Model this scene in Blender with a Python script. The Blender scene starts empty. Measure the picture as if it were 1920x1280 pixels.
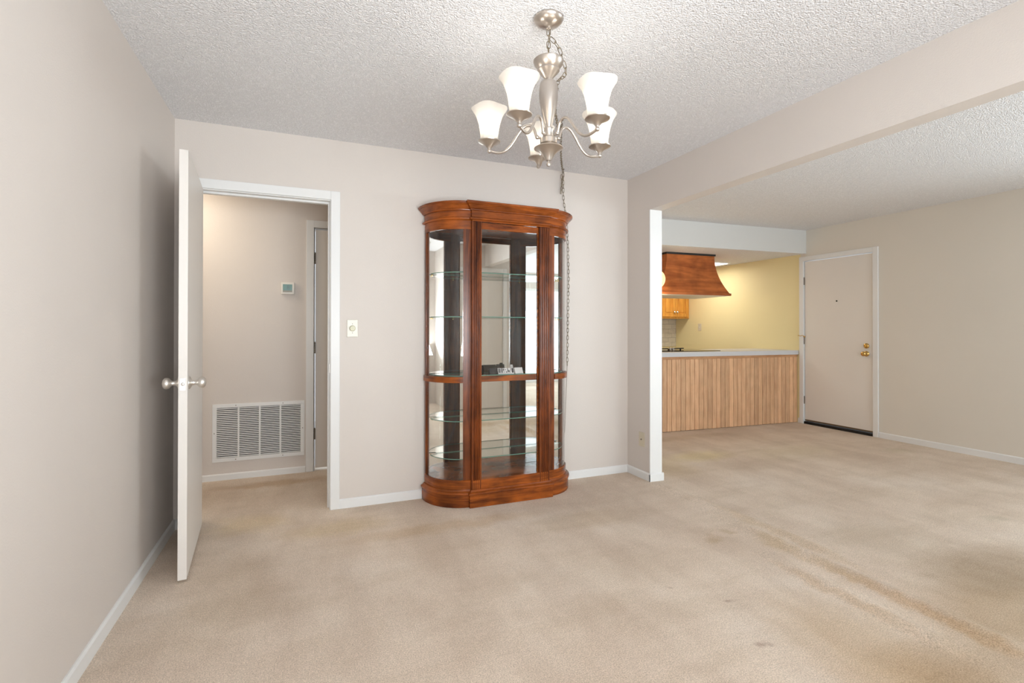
import bpy, bmesh, math, random
import numpy as np
from mathutils import Vector, Matrix
random.seed(7)
R = math.radians
PI = math.pi
scene = bpy.context.scene
C = scene.collection

# ------------------------------------------------------------ camera
cam_d = bpy.data.cameras.new('camera')
cam = bpy.data.objects.new('camera', cam_d); C.objects.link(cam)
scene.camera = cam
cam_d.sensor_width = 36.0
cam_d.lens = 943.17 * 36.0 / 1920.0
cam_d.shift_y = (612.49 - 640.0) / 1920.0
cam_d.clip_start = 0.02
yaw, pitch, roll = R(22.4714), R(0.2687), R(0.0664)
fw = Vector((math.sin(yaw) * math.cos(pitch), math.cos(yaw) * math.cos(pitch), math.sin(pitch)))
rt = Vector((math.cos(yaw), -math.sin(yaw), 0)); up = rt.cross(fw)
rt, up = rt * math.cos(roll) + up * math.sin(roll), up * math.cos(roll) - rt * math.sin(roll)
cam.matrix_world = Matrix(((rt.x, up.x, -fw.x, 0), (rt.y, up.y, -fw.y, 0), (rt.z, up.z, -fw.z, 1.1897), (0, 0, 0, 1)))

# ------------------------------------------------------------ world, exposure, render quality
w = bpy.data.worlds.new('sky'); scene.world = w; w.use_nodes = True
bg = w.node_tree.nodes['Background']
bg.inputs['Color'].default_value = (0.80, 0.90, 1.0, 1); bg.inputs['Strength'].default_value = 1.5
scene.view_settings.view_transform = 'Standard'
scene.view_settings.look = 'None'
scene.view_settings.exposure = 0.08
scene.view_settings.gamma = 1.0
scene.view_settings.use_curve_mapping = False
scene.cycles.use_denoising = True
scene.cycles.max_bounces = 12
scene.cycles.diffuse_bounces = 6
scene.cycles.glossy_bounces = 6
scene.cycles.transmission_bounces = 6
scene.cycles.transparent_max_bounces = 24
scene.cycles.sample_clamp_indirect = 6.0
scene.cycles.caustics_reflective = False
scene.cycles.caustics_refractive = False

def area(name, loc, rot, sx, sy, power, col, spread=PI):
    d = bpy.data.lights.new(name, 'AREA'); d.shape = 'RECTANGLE'; d.size = sx; d.size_y = sy
    d.energy = power; d.color = col; d.spread = spread
    o = bpy.data.objects.new(name, d); C.objects.link(o); o.location = loc; o.rotation_euler = rot
    return o
def point(name, loc, power, col, r=0.03):
    d = bpy.data.lights.new(name, 'POINT'); d.energy = power; d.color = col; d.shadow_soft_size = r
    o = bpy.data.objects.new(name, d); C.objects.link(o); o.location = loc
    return o
# window daylight behind the camera, plus added upward fill for the ceilings (area lights stand outside the glass, emit towards +y)
area('daylight_dining_window', (0.80, -1.20, 1.30), (R(92), 0, 0), 2.0, 1.5, 28, (0.80, 0.91, 1.0))
area('ceiling_fill_dining_window', (0.80, -1.25, 1.15), (R(146), 0, 0), 2.1, 1.3, 192, (0.91, 0.955, 1.0))
area('side_fill_front_window', (6.12, -0.15, 1.45), (R(90), 0, R(90)), 2.1, 1.2, 30, (0.80, 0.91, 1.0))  # side light added through an unseen window
area('ceiling_fill_front_window', (6.15, -0.15, 1.30), (R(135), 0, R(90)), 2.1, 1.1, 75, (0.83, 0.94, 1.0))
area('daylight_living_window', (4.45, -3.40, 1.10), (R(90), 0, 0), 2.3, 2.0, 25, (0.85, 0.93, 1.0))
area('ceiling_fill_living_window', (4.45, -3.45, 0.95), (R(132), 0, 0), 2.3, 1.8, 92, (0.78, 0.92, 1.0))
# kitchen fluorescent panel, hallway ceiling fixture, and an added living room fill lamp
area('kitchen_panel_light', (5.10, 5.80, 2.10), (0, 0, 0), 1.0, 0.5, 8.5, (1.0, 0.95, 0.84))
area('hall_fixture_light', (-1.0, 4.1, 2.36), (0, 0, 0), 0.25, 0.25, 9, (1.0, 0.87, 0.68))
area('living_fill_light', (4.3, 0.1, 2.33), (0, 0, 0), 0.32, 0.32, 4, (1.0, 0.95, 0.88))

# ------------------------------------------------------------ materials
def srgb(r, g, b):
    f = lambda c: (c / 255 / 12.92) if c / 255 <= 0.04045 else ((c / 255 + 0.055) / 1.055) ** 2.4
    return (f(r), f(g), f(b), 1)
def mat(name, col=(0.8, 0.8, 0.8, 1), rough=0.5, metal=0.0, spec=0.5):
    m = bpy.data.materials.new(name); m.use_nodes = True
    b = m.node_tree.nodes['Principled BSDF']
    b.inputs['Base Color'].default_value = col; b.inputs['Roughness'].default_value = rough
    b.inputs['Metallic'].default_value = metal; b.inputs['Specular IOR Level'].default_value = spec
    return m
def nd(m, t, **kw):
    n = m.node_tree.nodes.new(t)
    for k, v in kw.items():
        if k in n.inputs: n.inputs[k].default_value = v
        else: setattr(n, k, v)
    return n
def ln(m, a, ao, b, bi): m.node_tree.links.new(a.outputs[ao], b.inputs[bi])
def bsdf(m): return m.node_tree.nodes['Principled BSDF']
def coords(m, scale=(1, 1, 1)):
    t = nd(m, 'ShaderNodeTexCoord'); mp = nd(m, 'ShaderNodeMapping'); mp.inputs['Scale'].default_value = scale
    ln(m, t, 'Object', mp, 'Vector'); return mp
def noise(m, src, scale, detail=3, rough=0.5):
    n = nd(m, 'ShaderNodeTexNoise', Scale=scale, Detail=detail, Roughness=rough); ln(m, src, 'Vector', n, 'Vector'); return n
def ramp(m, src, out, stops):
    r = nd(m, 'ShaderNodeValToRGB'); ln(m, src, out, r, 'Fac')
    while len(r.color_ramp.elements) < len(stops): r.color_ramp.elements.new(0.5)
    for e, (p, c) in zip(r.color_ramp.elements, stops): e.position = p; e.color = c
    return r
def mix(m, fac, a, b, mode='MIX'):
    x = nd(m, 'ShaderNodeMix', data_type='RGBA', blend_type=mode)
    if isinstance(fac, (int, float)): x.inputs[0].default_value = fac
    else: ln(m, fac[0], fac[1], x, 0)
    for k, v in ((6, a), (7, b)):
        if isinstance(v, tuple) and hasattr(v[0], 'outputs'): ln(m, v[0], v[1], x, k)
        else: x.inputs[k].default_value = v
    return x
def bump(m, src, out, dist, strength=1.0):
    b = nd(m, 'ShaderNodeBump', Distance=dist, Strength=strength); ln(m, src, out, b, 'Height'); ln(m, b, 'Normal', bsdf(m), 'Normal')

def paint(name, col, rough=0.55, tex=0.0006, var=0.03):
    m = mat(name, col, rough, spec=0.3)
    c = coords(m); n1 = noise(m, c, 1.3, 4); d = tuple(v * (1 - var) for v in col[:3]) + (1,)
    r = ramp(m, n1, 'Fac', [(0.35, col), (0.7, d)]); ln(m, r, 'Color', bsdf(m), 'Base Color')
    n2 = noise(m, c, 160, 2); bump(m, n2, 'Fac', tex)
    return m
M = {}
M['wall'] = paint('beige_wall_paint', srgb(213, 205, 198))
M['wall_living'] = paint('beige_wall_paint_living', srgb(221, 215, 205))
M['yellow'] = paint('yellow_wall_paint', srgb(233, 220, 172))
M['white'] = paint('white_trim_paint', srgb(228, 228, 227), 0.35, 0.0001, 0.02)
M['doorwhite'] = paint('off_white_door_paint', srgb(228, 223, 217), 0.4, 0.0001, 0.03)
M['soffit'] = paint('white_soffit_paint', srgb(214, 214, 212), 0.5, 0.0003, 0.02)
M['nickel'] = mat('brushed_nickel', srgb(200, 192, 184), 0.3, 1.0)
M['nickeldull'] = mat('satin_nickel', srgb(228, 224, 218), 0.42, 1.0)
M['brass'] = mat('polished_brass', srgb(214, 178, 110), 0.16, 1.0)
M['hinge'] = mat('aged_hinge_metal', srgb(128, 118, 104), 0.4, 1.0)
M['chain'] = mat('tarnished_chain_metal', srgb(150, 138, 118), 0.4, 1.0)
M['dark'] = mat('dark_void', srgb(30, 26, 24), 0.8)
M['blackglass'] = mat('black_cooktop_glass', srgb(14, 14, 15), 0.08)
M['blackiron'] = mat('black_iron', srgb(24, 23, 22), 0.5)
M['chrome'] = mat('chrome', srgb(220, 220, 220), 0.12, 1.0)
M['laminate'] = paint('grey_white_laminate', srgb(208, 209, 212), 0.35, 0.0, 0.03)
M['cream'] = mat('cream_plastic', srgb(222, 218, 206), 0.35)
M['ivory'] = mat('ivory_plastic', srgb(206, 196, 174), 0.4)
M['wplastic'] = mat('white_plastic', srgb(226, 222, 214), 0.35)
M['knobcream'] = mat('aged_cream_knob', srgb(196, 192, 160), 0.35)
M['mirror'] = mat('mirror_silver', (0.95, 0.96, 0.955, 1), 0.0, 1.0)
M['paper'] = mat('white_paper', srgb(226, 220, 218), 0.7)
M['blackpaper'] = mat('charcoal_paper', srgb(62, 58, 58), 0.6)
M['rubber'] = mat('black_rubber', srgb(26, 20, 16), 0.8)
M['darkwood'] = mat('dark_wood_gap', srgb(70, 40, 22), 0.7)
M['deckwood'] = mat('patio_concrete', srgb(120, 124, 132), 0.8)
M['hedge'] = mat('grey_fence', srgb(160, 168, 178), 0.8)

# popcorn ceiling
m = mat('popcorn_ceiling', srgb(238, 238, 238), 0.95, spec=0.1); M['popcorn'] = m
c = coords(m); v = nd(m, 'ShaderNodeTexVoronoi', Scale=150.0); ln(m, c, 'Vector', v, 'Vector')
n = noise(m, c, 60, 4, 0.6)
ad = nd(m, 'ShaderNodeMath', operation='SUBTRACT'); ln(m, n, 'Fac', ad, 0); ln(m, v, 'Distance', ad, 1)
bump(m, ad, 'Value', 0.006, 0.8)
r = ramp(m, ad, 'Value', [(0.0, srgb(228, 228, 230)), (0.35, srgb(248, 248, 250))]); ln(m, r, 'Color', bsdf(m), 'Base Color')

# carpet: mottled pile, vacuum streaks, traffic soiling, painted wrinkle shading and a few spots (all fixed to the floor)
m = mat('beige_carpet', srgb(196, 178, 158), 1.0, spec=0.05); M['carpet'] = m
c = coords(m)
pile = noise(m, c, 210, 3, 0.75); mid = noise(m, c, 55, 3, 0.6)
big = noise(m, c, 1.1, 5, 0.62)
c2 = coords(m, (1.0, 0.35, 1)); str_ = noise(m, c2, 3.6, 4, 0.6)
c3 = coords(m, (0.5, 1.6, 1)); str2 = noise(m, c3, 2.2, 4, 0.65)
base = ramp(m, big, 'Fac', [(0.30, srgb(213, 195, 179)), (0.52, srgb(224, 208, 193)), (0.72, srgb(231, 218, 206))])
st = ramp(m, str_, 'Fac', [(0.38, (0.92, 0.912, 0.90, 1)), (0.58, (1.02, 1.03, 1.03, 1))])
x1 = mix(m, 1.0, (base, 'Color'), (st, 'Color'), 'MULTIPLY')
s2 = ramp(m, str2, 'Fac', [(0.36, (0.93, 0.92, 0.90, 1)), (0.52, (1, 1, 1, 1))])
x2 = mix(m, 1.0, (x1, 2), (s2, 'Color'), 'MULTIPLY')
pr = ramp(m, pile, 'Fac', [(0.34, (0.66, 0.655, 0.64, 1)), (0.64, (1.20, 1.20, 1.20, 1))])
x3 = mix(m, 1.0, (x2, 2), (pr, 'Color'), 'MULTIPLY')
mr = ramp(m, mid, 'Fac', [(0.3, (0.93, 0.93, 0.92, 1)), (0.7, (1.04, 1.04, 1.04, 1))])
x4 = mix(m, 1.0, (x3, 2), (mr, 'Color'), 'MULTIPLY')
last = (x4, 2)
wob = noise(m, c, 9, 3); wv = nd(m, 'ShaderNodeVectorMath', operation='SCALE'); wv.inputs[3].default_value = 0.16; ln(m, wob, 'Color', wv, 0)
wc = nd(m, 'ShaderNodeVectorMath', operation='ADD'); ln(m, c, 'Vector', wc, 0); ln(m, wv, 'Vector', wc, 1)
# (x, y, radius x, radius y, strength, colour)
STAINS_AND_FOLD_SHADE = [(2.16, 2.20, .075, .065, .55, (199, 177, 147)), (2.31, 2.25, .06, .05, .5, (199, 179, 150)), (2.42, 2.05, .09, .16, .5, (201, 179, 147)),
    (1.75, 1.68, .030, .025, .8, (188, 166, 152)), (1.62, 1.38, .040, .030, .8, (186, 164, 150)), (1.56, 1.87, .025, .02, .6, (199, 179, 165)),
    (4.04, 1.79, .10, .06, .4, (201, 190, 174)), (5.40, 3.13, .20, .16, .5, (201, 190, 167)), (3.05, 1.85, .45, .35, .45, (205, 190, 172)),
    (3.20, 1.40, .60, .30, .85, (184, 166, 147)), (2.80, 1.15, .7, .38, .75, (193, 171, 145)), (1.95, 1.25, .33, .45, .6, (205, 181, 152)), (2.0, .95, .5, .3, .6, (197, 173, 145)),
    (2.415, 1.25, .05, .55, .42, (208, 173, 132)), (2.21, 1.55, .05, .42, .40, (203, 175, 143)), (2.56, 2.15, .05, .65, .30, (210, 186, 150)), (2.42, 1.75, .05, .35, .32, (208, 184, 147)),  # bands along the wrinkles: dirt in the folds plus painted ridge shade
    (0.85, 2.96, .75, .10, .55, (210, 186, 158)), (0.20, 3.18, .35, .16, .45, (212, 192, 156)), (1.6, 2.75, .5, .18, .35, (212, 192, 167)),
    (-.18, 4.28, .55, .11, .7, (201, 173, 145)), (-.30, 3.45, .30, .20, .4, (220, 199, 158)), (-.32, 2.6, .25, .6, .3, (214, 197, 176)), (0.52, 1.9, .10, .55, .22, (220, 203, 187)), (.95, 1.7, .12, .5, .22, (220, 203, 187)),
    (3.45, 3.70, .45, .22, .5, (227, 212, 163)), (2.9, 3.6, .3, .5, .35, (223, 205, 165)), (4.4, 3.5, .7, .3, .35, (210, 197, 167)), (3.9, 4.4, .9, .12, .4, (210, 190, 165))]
# (x, y, radius x, radius y, strength, colour)
for sx, sy, rx, ry, s, col in STAINS_AND_FOLD_SHADE:
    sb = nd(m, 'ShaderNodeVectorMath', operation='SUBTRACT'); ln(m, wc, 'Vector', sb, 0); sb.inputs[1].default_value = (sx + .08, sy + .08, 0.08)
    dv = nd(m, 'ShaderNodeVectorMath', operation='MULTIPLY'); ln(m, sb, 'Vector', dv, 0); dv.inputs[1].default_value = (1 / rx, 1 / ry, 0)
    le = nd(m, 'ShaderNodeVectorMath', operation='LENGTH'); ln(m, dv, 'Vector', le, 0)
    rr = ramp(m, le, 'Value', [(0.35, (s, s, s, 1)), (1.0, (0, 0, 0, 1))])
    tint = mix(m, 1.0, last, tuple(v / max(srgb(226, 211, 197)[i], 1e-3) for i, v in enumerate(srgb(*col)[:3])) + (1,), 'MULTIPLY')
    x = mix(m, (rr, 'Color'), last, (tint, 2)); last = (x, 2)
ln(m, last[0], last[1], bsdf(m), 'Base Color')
hs = nd(m, 'ShaderNodeMath', operation='ADD'); ln(m, pile, 'Fac', hs, 0); ln(m, mid, 'Fac', hs, 1)
bump(m, hs, 'Value', 0.0025, 0.8)

def wood(name, dark, light, axis='z', scale=1.0, rough=0.25, patch=0.5, island=False, bumpd=0.0002):
    m = mat(name, light, rough, spec=0.35)
    sc = {'z': (9, 9, 0.7), 'x': (0.9, 0.9, 9)}[axis]
    c = coords(m, tuple(s * scale for s in sc))
    if island:
        g = nd(m, 'ShaderNodeNewGeometry'); mu = nd(m, 'ShaderNodeMath', operation='MULTIPLY'); mu.inputs[1].default_value = 37.0
        ln(m, g, 'Random Per Island', mu, 0)
        cx = nd(m, 'ShaderNodeCombineXYZ'); ln(m, mu, 'Value', cx, 'X'); ln(m, mu, 'Value', cx, 'Z')
        ad = nd(m, 'ShaderNodeVectorMath', operation='ADD'); ln(m, c, 'Vector', ad, 0); ln(m, cx, 'Vector', ad, 1); c = ad
    n1 = noise(m, c, 4.0, 6, 0.6); n1.inputs['Distortion'].default_value = 0.7
    r1 = ramp(m, n1, 'Fac', [(0.32, dark), (0.62, light)])
    c2 = coords(m); n2 = noise(m, c2, 7.0, 3)
    r2 = ramp(m, n2, 'Fac', [(0.34, (1 - patch, 1 - patch, 1 - patch, 1)), (0.6, (1, 1, 1, 1))])
    x = mix(m, 1.0, (r1, 'Color'), (r2, 'Color'), 'MULTIPLY'); out = (x, 2)
    if island:
        hv = nd(m, 'ShaderNodeHueSaturation'); ln(m, x, 2, hv, 'Color')
        mr = nd(m, 'ShaderNodeMapRange'); ln(m, g, 'Random Per Island', mr, 'Value'); mr.inputs['To Min'].default_value = 0.84; mr.inputs['To Max'].default_value = 1.12
        ln(m, mr, 'Result', hv, 'Value'); out = (hv, 'Color')
    ln(m, out[0], out[1], bsdf(m), 'Base Color')
    bump(m, n1, 'Fac', bumpd)
    return m
M['cherry'] = wood('cherry_wood_upright_shaded', srgb(64, 28, 11), srgb(130, 66, 26), 'z', 0.8, 0.27, 0.32)  # uprights coloured darker to carry the shade on the pilasters
M['cherryh'] = wood('cherry_wood_level', srgb(88, 38, 12), srgb(166, 86, 28), 'x', 0.8, 0.27, 0.38)
M['oak'] = wood('natural_oak_plank', srgb(208, 160, 122), srgb(228, 186, 146), 'z', 1.2, 0.5, 0.10, True)
M['oakh'] = wood('oak_trim', srgb(180, 128, 88), srgb(206, 158, 116), 'x', 1.2, 0.5, 0.12)
M['honey'] = wood('honey_maple', srgb(196, 128, 48), srgb(222, 160, 72), 'z', 0.8, 0.35, 0.15)
M['hood'] = wood('stained_hood_wood', srgb(150, 78, 36), srgb(198, 114, 58), 'x', 0.45, 0.35, 0.25)

def pane(name, tint=(1, 1, 1, 1), refl=0.5, rough=0.0):
    m = bpy.data.materials.new(name); m.use_nodes = True; nt = m.node_tree; nt.nodes.clear()
    o = nt.nodes.new('ShaderNodeOutputMaterial'); t = nt.nodes.new('ShaderNodeBsdfTransparent'); t.inputs['Color'].default_value = tint
    g = nt.nodes.new('ShaderNodeBsdfGlossy'); g.inputs['Roughness'].default_value = rough
    lw = nt.nodes.new('ShaderNodeLayerWeight'); lw.inputs['Blend'].default_value = 0.5      # Schlick curve, the same from both sides
    pw = nt.nodes.new('ShaderNodeMath'); pw.operation = 'POWER'; pw.inputs[1].default_value = 5.0; nt.links.new(lw.outputs['Facing'], pw.inputs[0])
    mu = nt.nodes.new('ShaderNodeMath'); mu.operation = 'MULTIPLY_ADD'; mu.inputs[1].default_value = 0.9 * refl; mu.inputs[2].default_value = 0.04 * refl; nt.links.new(pw.outputs[0], mu.inputs[0])
    x = nt.nodes.new('ShaderNodeMixShader'); nt.links.new(mu.outputs[0], x.inputs[0]); nt.links.new(t.outputs[0], x.inputs[1]); nt.links.new(g.outputs[0], x.inputs[2])
    nt.links.new(x.outputs[0], o.inputs['Surface']); return m
M['glass'] = pane('clear_glass', (0.985, 0.99, 0.985, 1), 1.0)
M['shelfglass'] = pane('shelf_glass', (0.96, 0.985, 0.97, 1), 1.0)
M['shelfedge'] = mat('green_glass_edge', srgb(96, 138, 124), 0.15)
def glow(name, col, strength, mixcol=(0.9, 0.9, 0.9, 1)):
    m = mat(name, mixcol, 0.5)
    bsdf(m).inputs['Emission Color'].default_value = col; bsdf(m).inputs['Emission Strength'].default_value = strength
    return m
M['diffuser'] = glow('lit_diffuser', (1.0, 0.97, 0.9, 1), 3.0)
M['halldiff'] = glow('lit_glass_dome', (1.0, 0.9, 0.78, 1), 3.0)
M['bulb'] = glow('lit_bulb', (1.0, 0.93, 0.82, 1), 12.0)
M['lcd'] = mat('thermostat_screen', srgb(110, 146, 142), 0.2)
M['lcddark'] = mat('thermostat_digit', srgb(78, 98, 106), 0.3)
M['lcdgrey'] = mat('thermostat_screen_bar', srgb(132, 128, 116), 0.3)
# frosted chandelier shade, lit from inside
m = bpy.data.materials.new('frosted_glass_shade'); m.use_nodes = True; nt = m.node_tree; nt.nodes.clear(); M['shade'] = m
o = nt.nodes.new('ShaderNodeOutputMaterial'); tr = nt.nodes.new('ShaderNodeBsdfTransparent'); tl = nt.nodes.new('ShaderNodeBsdfTranslucent'); df = nt.nodes.new('ShaderNodeBsdfDiffuse')
em = nt.nodes.new('ShaderNodeEmission'); em.inputs['Color'].default_value = (1.0, 0.95, 0.88, 1); em.inputs['Strength'].default_value = 0.08
tr.inputs['Color'].default_value = (1, 0.97, 0.93, 1); df.inputs['Color'].default_value = (0.88, 0.86, 0.82, 1); tl.inputs['Color'].default_value = (0.62, 0.60, 0.57, 1)
a = nt.nodes.new('ShaderNodeMixShader'); a.inputs[0].default_value = 0.5; b = nt.nodes.new('ShaderNodeMixShader'); b.inputs[0].default_value = 0.3; s = nt.nodes.new('ShaderNodeAddShader')
nt.links.new(tl.outputs[0], a.inputs[1]); nt.links.new(df.outputs[0], a.inputs[2]); nt.links.new(a.outputs[0], b.inputs[1]); nt.links.new(tr.outputs[0], b.inputs[2])
nt.links.new(b.outputs[0], s.inputs[0]); nt.links.new(em.outputs[0], s.inputs[1]); nt.links.new(s.outputs[0], o.inputs['Surface'])
# mottled cream globe lamp in the kitchen
m = glow('mottled_lit_globe', (1.0, 0.78, 0.42, 1), 0.9, srgb(240, 214, 150)); M['globe'] = m
c = coords(m); n = noise(m, c, 22, 3); r = ramp(m, n, 'Fac', [(0.35, (1.0, 0.70, 0.32, 1)), (0.6, (1.0, 0.84, 0.52, 1))]); ln(m, r, 'Color', bsdf(m), 'Emission Color')
# marble tile backsplash
m = mat('marble_tile', srgb(206, 196, 174), 0.3); M['tile'] = m
c = nd(m, 'ShaderNodeTexCoord'); sp = nd(m, 'ShaderNodeSeparateXYZ'); cb = nd(m, 'ShaderNodeCombineXYZ')
ln(m, c, 'Object', sp, 'Vector'); ln(m, sp, 'X', cb, 'X'); ln(m, sp, 'Z', cb, 'Y')
bk = nd(m, 'ShaderNodeTexBrick'); ln(m, cb, 'Vector', bk, 'Vector'); bk.inputs['Scale'].default_value = 1.0
bk.inputs['Brick Width'].default_value = 0.15; bk.inputs['Row Height'].default_value = 0.075; bk.inputs['Mortar Size'].default_value = 0.0025
bk.inputs['Color1'].default_value = srgb(212, 203, 184); bk.inputs['Color2'].default_value = srgb(196, 188, 170); bk.inputs['Mortar'].default_value = srgb(160, 150, 134)
n = nd(m, 'ShaderNodeTexNoise', Scale=14.0, Detail=5.0); r = ramp(m, n, 'Fac', [(0.4, (0.9, 0.9, 0.9, 1)), (0.6, (1, 1, 1, 1))])
x = mix(m, 1.0, (bk, 'Color'), (r, 'Color'), 'MULTIPLY'); ln(m, x, 2, bsdf(m), 'Base Color')

# ------------------------------------------------------------ mesh helpers
class MB:
    def __init__(s): s.b = bmesh.new()
    def box(s, x0, x1, y0, y1, z0, z1, bev=0.0, mi=0):
        vs = [s.b.verts.new((x, y, z)) for x in (x0, x1) for y in (y0, y1) for z in (z0, z1)]
        f = [s.b.faces.new([vs[i] for i in q]) for q in ((0, 1, 3, 2), (4, 6, 7, 5), (0, 4, 5, 1), (2, 3, 7, 6), (0, 2, 6, 4), (1, 5, 7, 3))]
        for q in f: q.material_index = mi
        if bev > 0:
            es = list({e for q in f for e in q.edges})
            bmesh.ops.bevel(s.b, geom=es, offset=bev, segments=2, affect='EDGES', profile=0.5)
        return s
    def prism(s, poly, z0, z1, mi=0, mside=None):
        a = [s.b.verts.new((x, y, z0)) for x, y in poly]; b = [s.b.verts.new((x, y, z1)) for x, y in poly]
        n = len(poly)
        s.b.faces.new(a[::-1]).material_index = mi; s.b.faces.new(b).material_index = mi
        for i in range(n): s.b.faces.new((a[i], a[(i + 1) % n], b[(i + 1) % n], b[i])).material_index = mi if mside is None else mside
        return s
    def loft(s, rings, cap=True, closed=True):
        rs = [[s.b.verts.new(p) for p in r] for r in rings]
        n = len(rs[0])
        for a, b in zip(rs, rs[1:]):
            for i in range(n if closed else n - 1): s.b.faces.new((a[i], a[(i + 1) % n], b[(i + 1) % n], b[i]))
        if cap: s.b.faces.new(rs[0][::-1]); s.b.faces.new(rs[-1])
        return s
    def lathe(s, prof, c=(0, 0, 0), seg=32, axis='z', cap=False):
        # prof: list of (r, h)
        rings = []
        for r, h in prof:
            ring = []
            for k in range(seg):
                a = 2 * PI * k / seg; u, v = r * math.cos(a), r * math.sin(a)
                p = {'z': (u, v, h), 'x': (h, u, v), 'y': (v, h, u)}[axis]
                ring.append((c[0] + p[0], c[1] + p[1], c[2] + p[2]))
            rings.append(ring)
        return s.loft(rings, cap=cap)
    def tube(s, pts, rad, seg=8, closed=False, cap=True):
        P = [Vector(p) for p in pts]; n = len(P); rings = []
        prev = None
        for i, p in enumerate(P):
            a = P[(i - 1) % n] if (closed or i > 0) else p; b = P[(i + 1) % n] if (closed or i < n - 1) else p
            t = (b - a).normalized()
            if prev is None:
                u = t.cross(Vector((0, 0, 1)));
                if u.length < 0.1: u = t.cross(Vector((1, 0, 0)))
            else: u = prev - t * prev.dot(t)
            u.normalize(); prev = u; v = t.cross(u)
            r = rad[i] if isinstance(rad, (list, tuple)) else rad
            rings.append([s.b.verts.new(p + (u * math.cos(2 * PI * k / seg) + v * math.sin(2 * PI * k / seg)) * r) for k in range(seg)])
        m = len(rings)
        for i in range(m if closed else m - 1):
            A, B = rings[i], rings[(i + 1) % m]
            for k in range(seg): s.b.faces.new((A[k], A[(k + 1) % seg], B[(k + 1) % seg], B[k]))
        if cap and not closed: s.b.faces.new(rings[0][::-1]); s.b.faces.new(rings[-1])
        return s
    def build(s, name, mats, parent=None, smooth=None, world=False):
        bmesh.ops.recalc_face_normals(s.b, faces=s.b.faces)
        me = bpy.data.meshes.new(name); s.b.to_mesh(me); s.b.free()
        for k in (mats if isinstance(mats, (list, tuple)) else [mats]): me.materials.append(M[k] if isinstance(k, str) else k)
        o = bpy.data.objects.new(name, me); C.objects.link(o)
        if parent is not None:
            o.parent = parent
            if world: o.matrix_parent_inverse = world_of(parent).inverted()
        if smooth is not None:
            for p in me.polygons: p.use_smooth = True
            try: me.set_sharp_from_angle(angle=R(smooth))
            except Exception: pass
        return o
def world_of(o):
    m = o.matrix_basis.copy()
    return m if o.parent is None else world_of(o.parent) @ o.matrix_parent_inverse @ m
def empty(name, loc=(0, 0, 0), rz=0):
    o = bpy.data.objects.new(name, None); C.objects.link(o); o.location = loc; o.rotation_euler = (0, 0, rz); o.empty_display_size = 0.1
    return o
def tag(o, label, cat, group=None, kind=None):
    o['label'] = label; o['category'] = cat
    if group: o['group'] = group
    if kind: o['kind'] = kind
    return o
def struct(o, label, cat): return tag(o, label, cat, kind='structure')

# ------------------------------------------------------------ dimensions (metres)
H = 2.44
XL, YB, XP, XP2, XR = -0.713, 3.525, 2.506, 2.614, 5.864
YPE, ZH = 3.237, 2.13
YHALL = 4.536
YREAR_D, YREAR_L = -0.95, -3.15
def soffit_y(x): return 4.529 - 0.0737 * (x - 4.8)
def bar_y(x): return 4.638 - 0.0605 * (x - 4.83)
YKB = 6.865; ZK = 2.147

# ------------------------------------------------------------ floor (carpet with wrinkles)
def carpet():
    x = np.arange(-2.0, 5.97, 0.0255); y = np.arange(-3.25, 4.72, 0.0255)
    X, Y = np.meshgrid(x, y, indexing='ij')
    Z = np.zeros_like(X)
    def ridge(pts, hgt, wid):
        nonlocal Z
        best = np.full(X.shape, 1e9); along = np.zeros(X.shape)
        for k in range(len(pts) - 1):
            (ax, ay), (bx, by) = pts[k], pts[k + 1]
            dx, dy = bx - ax, by - ay; L = dx * dx + dy * dy
            t = np.clip(((X - ax) * dx + (Y - ay) * dy) / L, 0, 1)
            d = np.hypot(X - ax - t * dx, Y - ay - t * dy)
            u = (k + t) / (len(pts) - 1)
            along = np.where(d < best, u, along); best = np.minimum(best, d)
        Z += hgt * np.exp(-(best / wid) ** 2) * np.clip(np.sin(PI * np.clip(along, 0.02, 0.98)) * 2.2, 0, 1)
    for p, h, wd in RIDGES: ridge(p, h, wd)
    nx, ny = X.shape
    v = np.stack([X, Y, Z], -1).reshape(-1, 3)
    idx = np.arange(nx * ny).reshape(nx, ny)
    f = np.stack([idx[:-1, :-1], idx[1:, :-1], idx[1:, 1:], idx[:-1, 1:]], -1).reshape(-1, 4)
    me = bpy.data.meshes.new('floor'); me.from_pydata(v.tolist(), [], f.tolist()); me.materials.append(M['carpet'])
    for p in me.polygons: p.use_smooth = True
    o = bpy.data.objects.new('floor', me); C.objects.link(o)
    return struct(o, 'worn beige carpet running through dining room, hallway and living room', 'floor')
RIDGES = [
    ([(2.50, 3.22), (2.53, 2.82), (2.58, 2.37), (2.60, 1.93), (2.57, 1.70)], 0.016, 0.038),
    ([(2.46, 2.60), (2.46, 1.99), (2.46, 1.68), (2.47, 1.42), (2.47, 1.26), (2.46, .80)], 0.022, 0.040),
    ([(2.27, 1.95), (2.25, 1.65), (2.26, 1.44), (2.24, 1.29), (2.25, 1.05)], 0.022, 0.040),
]
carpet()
struct(MB().box(-2.0, 5.98, 4.0, 7.0, -0.05, -0.005).build('floor_kitchen', 'laminate'), 'pale kitchen floor behind the oak bar', 'floor')

# ------------------------------------------------------------ walls
# dining left wall
struct(MB().box(XL - .12, XL, YREAR_D - .12, YB + .12, 0, H).build('wall_left', 'wall'), 'long beige dining room wall on the left with door shadow', 'wall')
# dining back wall with hallway doorway
DX0, DX1, DZ = -0.612, 0.168, 2.045     # rough opening
b = MB(); b.box(XL, DX0, YB, YB + .12, 0, H); b.box(DX1, XP2, YB, YB + .12, 0, H); b.box(DX0, DX1, YB, YB + .12, DZ, H)
struct(b.build('wall_back', 'wall'), 'beige wall behind the curio cabinet with an open doorway', 'wall')
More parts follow.
